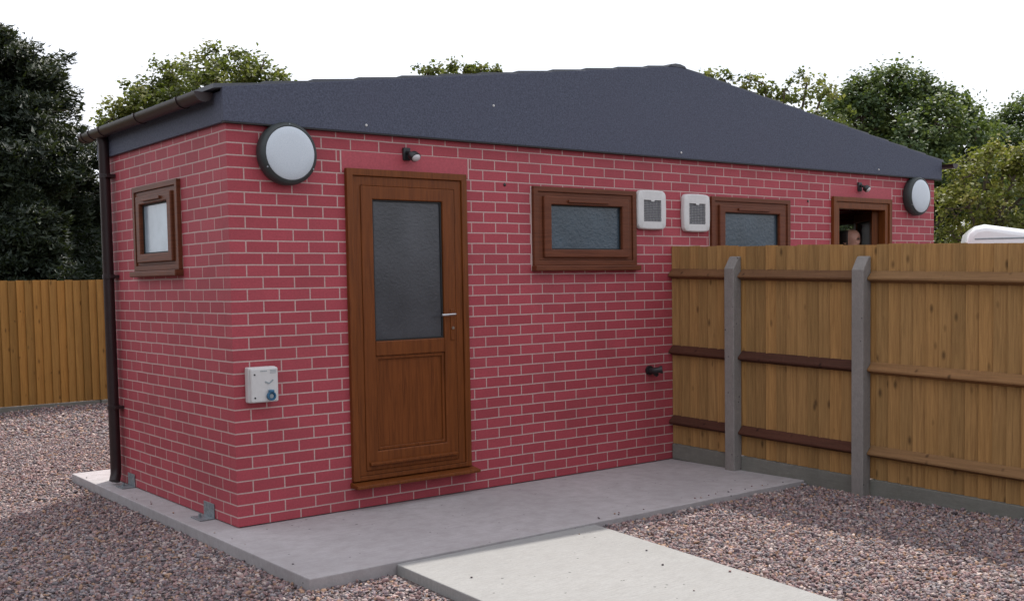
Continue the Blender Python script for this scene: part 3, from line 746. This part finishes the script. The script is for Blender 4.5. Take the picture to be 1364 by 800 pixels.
for bi_, (ya, yb) in enumerate(bays):
    boards(ya, yb, .140, 1.848, .098, loc(lambda a, d, z: (FX+.024-d, a, z)), M['board'], fence)
    y_hi = ya-(PW+.001 if bi_ else -.0); y_lo = yb+PW+.001
    z0_ = -.040 if bi_ else .006
    q = MB(loc(lambda x, y_, z: (x, y_, z))); q.box(FX-.022, FX+.026, y_lo, y_hi-.004, z0_, .1385); q.build('gravel_board', M['gravelboard'], fence, bevel=.006)
    for ri, zc in enumerate((1.615, .955, .345)):
        q = MB(loc(lambda x, y_, z: (x, y_, z)))
        sag = 0
        q.prism([(FX, zc+.045), (FX, zc-.045), (FX-.058, zc-.022), (FX-.058, zc-.008)], lambda a, c, t_: (a, y_lo if t_ == 0 else y_hi-.002, c))
        dark = bi_ < 2 and ri > 0
        o = q.build('rail', M['rail_dark'] if dark else M['rail_mid'] if bi_ < 2 else M['rail'], fence, bevel=.004)
        col_attr(o, [(random.uniform(.3, .8), random.random(), random.random())]*len(o.data.vertices))
        if dark: o['label'] = 'dark brown stained rail'
BYF = 8.95
back = thing('close_board_fence', 'long golden brown board fence behind the building below the dark conifers', 'fence', (2, BYF, GZ))
def locb(f): return lambda *a: tuple(np.array(f(*a))-np.array((2, BYF, GZ)))
xs_ = [-7.1, -4.1, -1.1, 1.93, 4.93, 7.93, 10.93, 13.93, 16.93]
for i in range(len(xs_)-1):
    xa, xb = xs_[i], xs_[i+1]
    boards(xa, xb, .022, 1.695+random.uniform(-.006, .006), .105, locb(lambda a, d, z, i=i: (a, BYF-d-(.012 if i == 3 else 0), z)), M['board_far'], back, .006, .988)
    q = MB(locb(lambda x, y_, z: (x, y_, z))); q.box(xa+.004, xb-.004, BYF-.030-(.03 if i == 3 else 0), BYF+.02, -.2, .016); q.build('gravel_board', M['gravelboard'], back, bevel=.006)
    q = MB(locb(lambda x, y_, z: (x, y_, z))); q.box(xa-.05, xa+.05, BYF+.004, BYF+.1, -.3, 1.66); q.build('post', M['post'], back, bevel=.006)
    for zc in (1.45, .85, .32):
        q = MB(locb(lambda x, y_, z: (x, y_, z))); q.prism([(BYF+.002, zc+.045), (BYF+.002, zc-.045), (BYF+.05, zc)], lambda a, c, t_: (xa+.05 if t_ == 0 else xb-.05, a, c))
        o = q.build('rail', M['rail_x'], back); col_attr(o, [(.5, random.random(), random.random())]*len(o.data.vertices))

# ------------------------------------------------------------------ trees
def leaves(P, Nn, size, up=.5, aspect=1.7, col=None, axis=None, curl=.25):
    """P (n,3) centres; random oriented rhombic leaves"""
    n = len(P); nr = rng.normal(size=(n, 3)); nr[:, 2] = np.abs(nr[:, 2])*1.0+up; nr += Nn*.6
    nr /= np.linalg.norm(nr, axis=1)[:, None]
    t_ = rng.normal(size=(n, 3)) if axis is None else axis+rng.normal(size=(n, 3))*.35
    t_ -= nr*np.sum(t_*nr, 1)[:, None]; t_ /= np.linalg.norm(t_, axis=1)[:, None]+1e-9
    s_ = np.cross(nr, t_); L_ = (size*rng.uniform(.65, 1.35, n))[:, None]; W_ = L_/aspect
    q = np.stack([P-t_*L_*.5, P+s_*W_*.5+nr*L_*curl*.3, P+t_*L_*.5-nr*L_*curl*.3, P-s_*W_*.5+nr*L_*curl*.3], 1).reshape(-1, 3)
    return q, np.arange(4*n).reshape(n, 4), np.repeat(col, 4, 0)
def tree(name, label, cat, lobes, D, mat, base_px, leaf=.11, dens=1.0, clump=.30, per=48, group=None, trunk_r=.14, seed=1, shell=.55):
    """lobes: (px, py, r_px) seen at depth D: the crown's masses, spread in depth too"""
    global rng
    rng = np.random.default_rng(seed); random.seed(seed)
    k = D/FPX; cs = []; rs = []
    for (x, y, r) in lobes:
        dd = rng.uniform(-1, 1)*r*k*1.3
        cs.append(at(x, y, D+dd)); rs.append(r*k*(D+dd)/D)
    cs = np.array(cs); rs = np.array(rs)
    bx, by, _ = at(base_px, 370, D+.3)
    root = thing(name, label, cat, (bx, by, GZ-.03), group)
    o0 = np.array([bx, by, GZ-.03])
    VV = []; FF = []; CC = []; nb = 0; tips = []
    for c, r in zip(cs, rs):
        nc = max(5, int(dens*16*(r/.6)**2))
        d = rng.normal(size=(nc, 3)); d /= np.linalg.norm(d, axis=1)[:, None]
        rr = r*(shell+(1.06-shell)*rng.random(nc)**.6)
        cc = c+d*rr[:, None]*np.array([1, 1, .92])
        cl = clump*rng.uniform(.6, 1.3, nc)
        tips += [(p, c) for p in cc[::3]]
        for j in range(nc):
            m = max(6, int(per*(cl[j]/clump)**2*rng.uniform(.6, 1.2)))
            off = rng.normal(size=(m, 3))*cl[j]*np.array([.46, .46, .34])
            v = np.clip(.5+rng.normal(0, .27)+rng.normal(0, .12, m), 0, 1)
            col = np.stack([v, v, v], 1)
            q, f, cv = leaves(cc[j]+off, np.repeat(d[j][None], m, 0), leaf, col=col, aspect=1.35)
            VV.append(q-o0); FF.append(f+nb); CC.append(cv); nb += len(q)
    crown = fast_mesh('crown', np.concatenate(VV), np.concatenate(FF), np.concatenate(CC)); crown.data.materials.append(mat); crown.parent = root
    # trunk and limbs reaching into the clumps
    zlo = cs[:, 2].min(); ctr = cs.mean(0); q = MB(lambda *a: tuple(np.array(a)-o0))
    fork = np.array([bx+(ctr[0]-bx)*.4, by+(ctr[1]-by)*.4, max(1.2, min(zlo, ctr[2]*.55))])
    q.tube([(bx, by, GZ-.2), (bx+.03, by, .5), tuple(o0*.3+fork*.7+np.array([0, 0, .0])), tuple(fork)], [trunk_r*1.5, trunk_r, trunk_r*.85, trunk_r*.75], 10)
    for c, r in zip(cs, rs):
        mid = fork*.5+c*.5+rng.normal(size=3)*.12
        q.tube([tuple(fork), tuple(mid), tuple(c)], [trunk_r*.6, trunk_r*.4, trunk_r*.2], 7)
    for p, c in tips:
        mid = p*.45+c*.55+rng.normal(size=3)*.06
        q.tube([tuple(c), tuple(mid), tuple(p)], [trunk_r*.2, .018, .007], 5)
    smooth_angle(q.build('trunk', M['bark'], root), 80)
    return root
LF_oak = mat_leaf('oak_leaf', (.040, .055, .014), (.115, .130, .034), (.25, .24, .075), .38)
LF_green = mat_leaf('dense_leaf', (.022, .044, .020), (.072, .112, .044), (.155, .195, .060), .33)
LF_bush = mat_leaf('bush_leaf', (.060, .075, .016), (.165, .170, .034), (.34, .29, .075), .38)
LF_con = mat_leaf('conifer_spray', (.014, .022, .015), (.022, .033, .020), (.040, .052, .026), .08)
TG = 'broadleaf trees behind the building'
tree('oak_tree', 'olive green oak rising behind the left end of the roof', 'tree',
     [(148,160,24),(178,140,30),(205,122,30),(235,112,36),(262,92,26),(290,86,26),(322,92,26),(345,100,26),(378,108,16),(300,135,55),(235,165,60),(180,185,50),(350,160,60)], 25, LF_oak, 265, .10, 1.25, .25, 62, TG, seed=3)
tree('oak_tree', 'sparse tree whose thin top just shows over the middle of the roof', 'tree',
     [(567,92,9),(583,92,8),(604,88,9),(618,92,10),(640,92,9),(657,94,6),(600,135,45),(640,150,50),(570,150,40)], 27, LF_oak, 605, .10, 1.0, .18, 36, TG, seed=5, trunk_r=.1)
tree('oak_tree', 'thin leaved tree along the right slope of the roof', 'tree',
     [(944,98,9),(965,106,13),(990,112,16),(1018,112,17),(1046,118,20),(1075,112,18),(1098,118,18),(1062,150,30),(1100,160,34),(1020,150,30),(1075,195,50)], 26, LF_oak, 1040, .105, .75, .22, 44, TG, seed=7, trunk_r=.11)
tree('broadleaf_tree', 'tall dense dark green tree behind the right end of the roof', 'tree',
     [(1126,132,24),(1152,122,26),(1180,116,24),(1205,116,26),(1232,122,24),(1252,138,22),(1273,132,16),(1283,156,22),(1302,172,20),(1150,160,40),(1195,155,44),(1245,170,40),(1215,205,50),(1160,200,46),(1280,205,40),(1240,250,55),(1180,260,60),(1115,300,50),(1165,325,55),(1120,345,45),(1300,245,45),(1260,310,55)], 30, LF_green, 1205, .11, 1.15, .38, 100, TG, seed=9, trunk_r=.22)
tree('broadleaf_tree', 'dark green tree cut off by the right edge of the photo', 'tree',
     [(1330,170,18),(1350,162,22),(1372,152,26),(1400,150,34),(1335,200,32),(1375,205,44),(1430,190,50),(1345,260,50),(1420,260,60),(1390,330,60)], 33, LF_green, 1395, .11, 1.2, .38, 90, TG, seed=13, trunk_r=.2)
tree('leafy_bush', 'yellowish green tall bush beside the right end of the building', 'bush',
     [(1298,212,15),(1318,204,14),(1340,212,20),(1362,206,20),(1282,236,18),(1312,240,26),(1350,245,30),(1390,235,34),(1262,268,16),(1290,275,30),(1335,290,38),(1380,290,40),(1266,310,24),(1300,330,36),(1360,340,44),(1420,300,50)], 21, LF_bush, 1325, .08, 1.4, .24, 70, seed=17, trunk_r=.1, shell=.35)

def conifer(label, px, D, top_y, rad_px, seed):
    global rng
    rng = np.random.default_rng(seed); random.seed(seed)
    k = D/FPX; bx, by, _ = at(px, 370, D); top = at(px, top_y, D)[2]; R0 = rad_px*k; Hh = top-GZ
    root = thing('conifer_tree', label, 'tree', (bx, by, GZ-.03), 'dark conifers behind the rear fence'); o0 = np.array([bx, by, GZ-.03])
    VV = []; FF = []; CC = []; nb = 0
    tr = MB(); tr.tube([(0,0,-.1),(.02,0,Hh*.5),(0,0,Hh*.96)], [.2,.12,.02], 9)
    nbr = int(620*Hh/7)
    for i in range(nbr):
        h = (i+rng.random())/nbr; h = .02+.97*h
        prof = min(.54, (1-h)**.60)*(.88+.12*math.sin(7*h*3.1+seed))
        a = rng.uniform(0, 2*math.pi); ln = max(.25, R0*prof*rng.uniform(.68, 1.2)); z = h*Hh
        d = np.array([math.cos(a), math.sin(a), 0])
        rise = .28+.35*h
        n = int(60+150*ln); s = rng.random(n)**.55
        c = d[None]*(s*ln)[:, None]; c[:, 2] = z+s*ln*rise-(s**2)*ln*.22
        wv = .10+.20*ln*(1-s*.72)*.6
        sd_ = np.cross(d, [0,0,1]); c += sd_[None]*(rng.normal(size=n)*wv*.75)[:, None]; c[:, 2] += rng.normal(size=n)*wv*.33-.10*np.abs(rng.normal(size=n))
        v = np.clip(.42+rng.normal(0, .2)+rng.normal(0, .1, n), 0, 1); col = np.stack([v]*3, 1)
        ax = np.repeat((d+np.array([0,0,.15]))[None], n, 0)
        q, f, cv = leaves(c, np.repeat(d[None], n, 0), rng.choice([.09,.13,.18], n), up=.5, aspect=3.4, col=col, axis=ax, curl=-.5)
        VV.append(q); FF.append(f+nb); CC.append(cv); nb += len(q)
        if i % 4 == 0: tr.tube([(0,0,z), tuple(d*ln*.5+np.array([0,0,z+ln*.5*rise])), tuple(d*ln*.85+np.array([0,0,z+ln*.8*rise-.1*ln]))], [.03,.02,.006], 5)
    cr_ = fast_mesh('crown', np.concatenate(VV), np.concatenate(FF), np.concatenate(CC)); cr_.data.materials.append(LF_con); cr_.parent = root
    smooth_angle(tr.build('trunk', M['bark'], root), 80)
conifer('tallest dark conifer, cut off by the left edge of the photo', 0, 23, 36, 268, 21)
conifer('dark conifer close to the gutter at the left end of the roof', 104, 25, 210, 118, 23)
conifer('low dark conifer filling the gap left of the drainpipe', 40, 21.5, 250, 130, 29)

# tall hedge added out of view: it darkens the walls and the glass reflections
shade_screen = thing('shade_screen', 'tall dark hedge added out of view to dim the walls and glass', 'shade_screen', (4, -14, GZ))
rng = np.random.default_rng(77)
nH = 40000; P = np.stack([rng.uniform(-16, 26, nH), rng.normal(0, .55, nH), rng.uniform(0, 1, nH)**.8], 1)
side = rng.random(nH) < .4; P[side] = np.stack([rng.normal(-13.5, .5, side.sum()), rng.uniform(0, 22, side.sum()), rng.uniform(0, 1, side.sum())**.8*1.5], 1)
P[:, 2] *= 2.55+.25*np.sin(P[:, 0]*.9)+.15*np.sin(P[:, 0]*2.7)
v = np.clip(.45+rng.normal(0, .25, nH), 0, 1)
qv, qf, qc = leaves(P, np.where(side[:, None], np.array([.8, 0, .2]), np.array([0, .8, .2])), .30, col=np.stack([v]*3, 1))
ho = fast_mesh('screen_leaves', qv, qf, qc); ho.data.materials.append(LF_con); ho.parent = shade_screen
# ------------------------------------------------------------------ van beyond the fence
WHT = simple('white_van_paint', (.78, .79, .80), .25, var=.03); WHT.node_tree.nodes['Principled BSDF'].inputs['Coat Weight'].default_value = .4
VGL = simple('van_glass', (.012, .015, .018), .06); TYR = simple('tyre', (.018, .018, .018), .8)
vp = at(1280, 306, 13.0); vdir = Vector((.54, -.84, 0)).normalized(); vs_ = Vector((.84, .54, 0)).normalized()
va = math.atan2(vdir.y, vdir.x)
van = thing('white_van', 'white van with rounded roof parked beyond the fence', 'van', (float(vp[0]+vs_.x*.55-vdir.x*.02), float(vp[1]+vs_.y*.55-vdir.y*.02), GZ), rotz=va)
VH = float(vp[2])-GZ+.055
prof = [(0.0,.42),(-.03,.62),(0.0,1.0),(.03,VH-.55),(.06,VH-.26),(.10,VH-.085),(.17,VH-.020),(.28,VH),(.8,VH-.09),(1.4,VH-.22),(2.0,VH-.32),(2.35,VH-.42),(2.95,1.22),(3.15,1.10),(3.75,.95),(3.95,.80),(4.0,.45),(3.9,.30),(.1,.30)]
wd = lambda z: .87 if z < 1.1 else .87-.16*((z-1.1)/(VH-1.1))**1.6
q = MB(); n = len(prof); rows = [(-1,0),(-1,.0)]
vs2 = []
for s, inset in ((-1,.0),(-1,.5),(1,.5),(1,.0)):
    for (x, z) in prof:
        y = s*(wd(z)-(.0 if inset == 0 else .16)); vs2.append((x+(0 if inset == 0 else 0), y, z-(.035 if inset == 0 and z > 1.0 else 0) if True else z))
fs2 = []
for j in range(3): fs2 += [(j*n+k, j*n+(k+1) % n, (j+1)*n+(k+1) % n, (j+1)*n+k) for k in range(n)]
fs2 += [tuple(range(n)), tuple(range(4*n-1, 3*n-1, -1))]
q.add(vs2, fs2); body = q.build('body', WHT, van, bevel=.05, seg=3); smooth_angle(body, 50)
for s in (-1, 1):
    q = MB(); q.box(.16, 1.95, s*(wd(VH-.12)-.02), s*(wd(VH-.12)+.006), VH-.185, VH-.165); q.build('roof_rail', M['greymark'], body, bevel=.004)
    q = MB(); q.prism([(1.75, 1.18), (2.75, 1.18), (2.32, VH-.42), (1.80, VH-.40)], lambda a, c, t_, s=s: (a, s*(wd(c)+(.004 if t_ else -.03)), c)); q.build('side_window', VGL, van)
    q = MB(); q.box(3.88, 3.985, s*.55-.13, s*.55+.13, .72, .86); q.build('headlight', M['lens'], van, bevel=.02)
    for x in (.75, 3.2):
        q = MB(); q.lathe([(.12,-.10),(.30,-.10),(.33,-.07),(.33,.07),(.30,.10),(.12,.10)], lambda a, c, h, x=x, s=s: (x+a, s*.80+h, .33+c), 32)
        q.f = [f for f in q.f if len(f) < 10]; wh = smooth_angle(q.build('wheel', TYR, van), 40)
        q = MB(); q.lathe([(.21,-.09),(.20,0),(.21,.105*1),(.10,.095),(.0001,.10)], lambda a, c, h, x=x, s=s: (x+a, s*.80+s*h, .33+c), 24); smooth_angle(q.build('rim', M['steel'], wh), 40)
q = MB(); q.prism([(2.37, VH-.37), (2.93, 1.27)], lambda a, c, t_: (a+.012, (-.62 if t_ == 0 else .62), c+.012)) if False else q.add([(2.39,-.60,VH-.36),(2.39,.60,VH-.36),(2.97,.70,1.25),(2.97,-.70,1.25),(2.36,-.60,VH-.38),(2.36,.60,VH-.38),(2.93,.70,1.22),(2.93,-.70,1.22)], [(0,1,2,3),(7,6,5,4),(0,1,5,4),(1,2,6,5),(2,3,7,6),(3,0,4,7)])
q.build('windscreen', VGL, van)

# ------------------------------------------------------------------ man in the doorway
SKIN = NT('skin'); SKIN.base(SKIN.ramp(SKIN.noise(SKIN.coords(), 14, 4), [(.3, (.40, .205, .15)), (.7, (.52, .29, .22))])); SKIN.set(Roughness=.5); SKIN.p.inputs['Subsurface Weight'].default_value = .08; SKIN.p.inputs['Subsurface Scale'].default_value = .02
HAIR = simple('dark_hair', (.020, .014, .011), .7, var=.4, nscale=120, bump=.4); NAVY = simple('navy_cloth', (.02, .028, .05), .85, var=.2, bump=.2); TRO = simple('grey_cloth', (.05, .05, .055), .85, var=.2, bump=.2); EYE = simple('eye', (.05, .035, .03), .2)
man = thing('person', 'balding person with dark hair standing inside the open doorway, seen over the fence', 'person', (7.10, .36, .17), rotz=math.radians(-72))
K = 1.06
def skin_fig(name, verts, edges, radii, mat, parent, sub=2, root=0):
    me = bpy.data.meshes.new(name); me.from_pydata([tuple(c*K for c in v) for v in verts], edges, []); me.materials.append(mat)
    o = bpy.data.objects.new(name, me); COL.objects.link(o); o.parent = parent
    md = o.modifiers.new('skin', 'SKIN'); md.use_smooth_shade = True
    if not me.skin_vertices: me.skin_vertices.new()
    for i, r in enumerate(radii):
        sv = me.skin_vertices[0].data[i]; sv.radius = (r*K, r*K) if not isinstance(r, tuple) else (r[0]*K, r[1]*K); sv.use_root = (i == root)
    sm = o.modifiers.new('sub', 'SUBSURF'); sm.levels = sub; sm.render_levels = sub
    return o
# facing +x
V_ = [(0,0,.95),(0,0,1.10),(0,0,1.28),(-.01,0,1.42),(-.005,0,1.50),(.0,0,1.56),(.02,0,1.63),(.02,0,1.715),(.01,0,1.79)]
R_f = [(.13,.15),(.12,.145),(.13,.165),(.10,.13),.058,.055,(.098,.080),(.122,.098),(.085,.07)]
E_ = [(i, i+1) for i in range(8)]
for s in (-1, 1):
    b0 = len(V_); V_ += [(0,s*.18,1.41),(-.02,s*.24,1.14),(.06,s*.25,.90),(.09,s*.25,.82)]; R_f += [.058,.046,.034,(.03,.022)]
    E_ += [(3,b0),(b0,b0+1),(b0+1,b0+2),(b0+2,b0+3)]
    hb = b0+3
    for k, (dx, ln) in enumerate(((.028,.075),(.010,.085),(-.008,.08),(-.026,.065))):
        c0 = len(V_); V_ += [(.09+dx,s*.25,.77),(.098+dx,s*.247,.77-ln*.6),(.105+dx,s*.240,.77-ln)]; R_f += [.010,.009,.007]; E_ += [(hb,c0),(c0,c0+1),(c0+1,c0+2)]
    c0 = len(V_); V_ += [(.13,s*.235,.80),(.15,s*.225,.76)]; R_f += [.012,.009]; E_ += [(hb,c0),(c0,c0+1)]
    b0 = len(V_); V_ += [(0,s*.10,.86),(.01,s*.105,.48),(-.01,s*.11,.09),(.02,s*.11,.045),(.15,s*.12,.035)]; R_f += [.088,.060,.040,.040,.030]
    E_ += [(0,b0),(b0,b0+1),(b0+1,b0+2),(b0+2,b0+3),(b0+3,b0+4)]
# nose and ears grow from the head
n0 = len(V_); V_ += [(.125,0,1.665)]; R_f += [.016]; E_ += [(6,n0)]
body = skin_fig('body', V_, E_, R_f, SKIN.m, man)
for s in (-1, 1):
    q = MB(); q.lathe([(.0001,-.006),(.022,-.004),(.030,.004),(.024,.010),(.0001,.006)], lambda a, c, h, s=s: ((.005+a*.7)*K, s*(.082+h)*K, (1.665+c)*K), 16); smooth_angle(q.build('ear', SKIN.m, man), 60)
    q = MB(); q.lathe([(.0001,-.010),(.009,-.005),(.0105,.0),(.009,.005),(.0001,.010)], lambda a, c, h, s=s: ((.104+h)*K, (s*.031+a)*K, (1.692+c)*K), 14); smooth_angle(q.build('eye', EYE, man), 60)
q = MB(); q.box(.098*K, .112*K, -.024*K, .024*K, 1.605*K, 1.613*K); q.build('mouth', simple('lips', (.32,.12,.10), .5), man, bevel=.003)
hv = []; hf = []; NU, NV = 24, 10
for i in range(NV+1):
    for j in range(NU+1):
        th = math.radians(80+200*j/NU); ph = math.radians(-38+78*i/NV)
        hv.append(((.012+.113*math.cos(ph)*math.cos(th))*K, .092*math.cos(ph)*math.sin(th)*K, (1.695+.118*math.sin(ph))*K))
for i in range(NV):
    for j in range(NU): hf.append((i*(NU+1)+j, i*(NU+1)+j+1, (i+1)*(NU+1)+j+1, (i+1)*(NU+1)+j))
q = MB(); q.add(hv, hf); o = q.build('hair', HAIR, man, smooth=True); md = o.modifiers.new('s', 'SOLIDIFY'); md.thickness = .014; md.offset = 0
sh_v = [(0,0,.93),(0,0,1.10),(0,0,1.28),(-.01,0,1.425),(-.005,0,1.475)]; sh_r = [(.146,.166),(.137,.161),(.146,.180),(.112,.142),.075]; sh_e = [(0,1),(1,2),(2,3),(3,4)]
for s in (-1, 1):
    b0 = len(sh_v); sh_v += [(0,s*.185,1.41),(-.015,s*.228,1.20)]; sh_r += [.073,.064]; sh_e += [(3,b0),(b0,b0+1)]
skin_fig('shirt', sh_v, sh_e, sh_r, NAVY, man)
tv = [(0,0,.97),(0,0,.90)]; tr_ = [(.138,.160),(.135,.155)]; te = [(0,1)]
for s in (-1, 1):
    b0 = len(tv); tv += [(0,s*.102,.82),(.01,s*.107,.48),(-.005,s*.11,.07)]; tr_ += [.100,.076,.066]; te += [(1,b0),(b0,b0+1),(b0+1,b0+2)]
skin_fig('trousers', tv, te, tr_, TRO, man)
for s in (-1, 1):
    q = MB(); q.box(-.07*K, .20*K, (s*.115-.048)*K, (s*.115+.048)*K, 0, .085*K); o = q.build('shoe', M['black'], man, bevel=.03, seg=4)
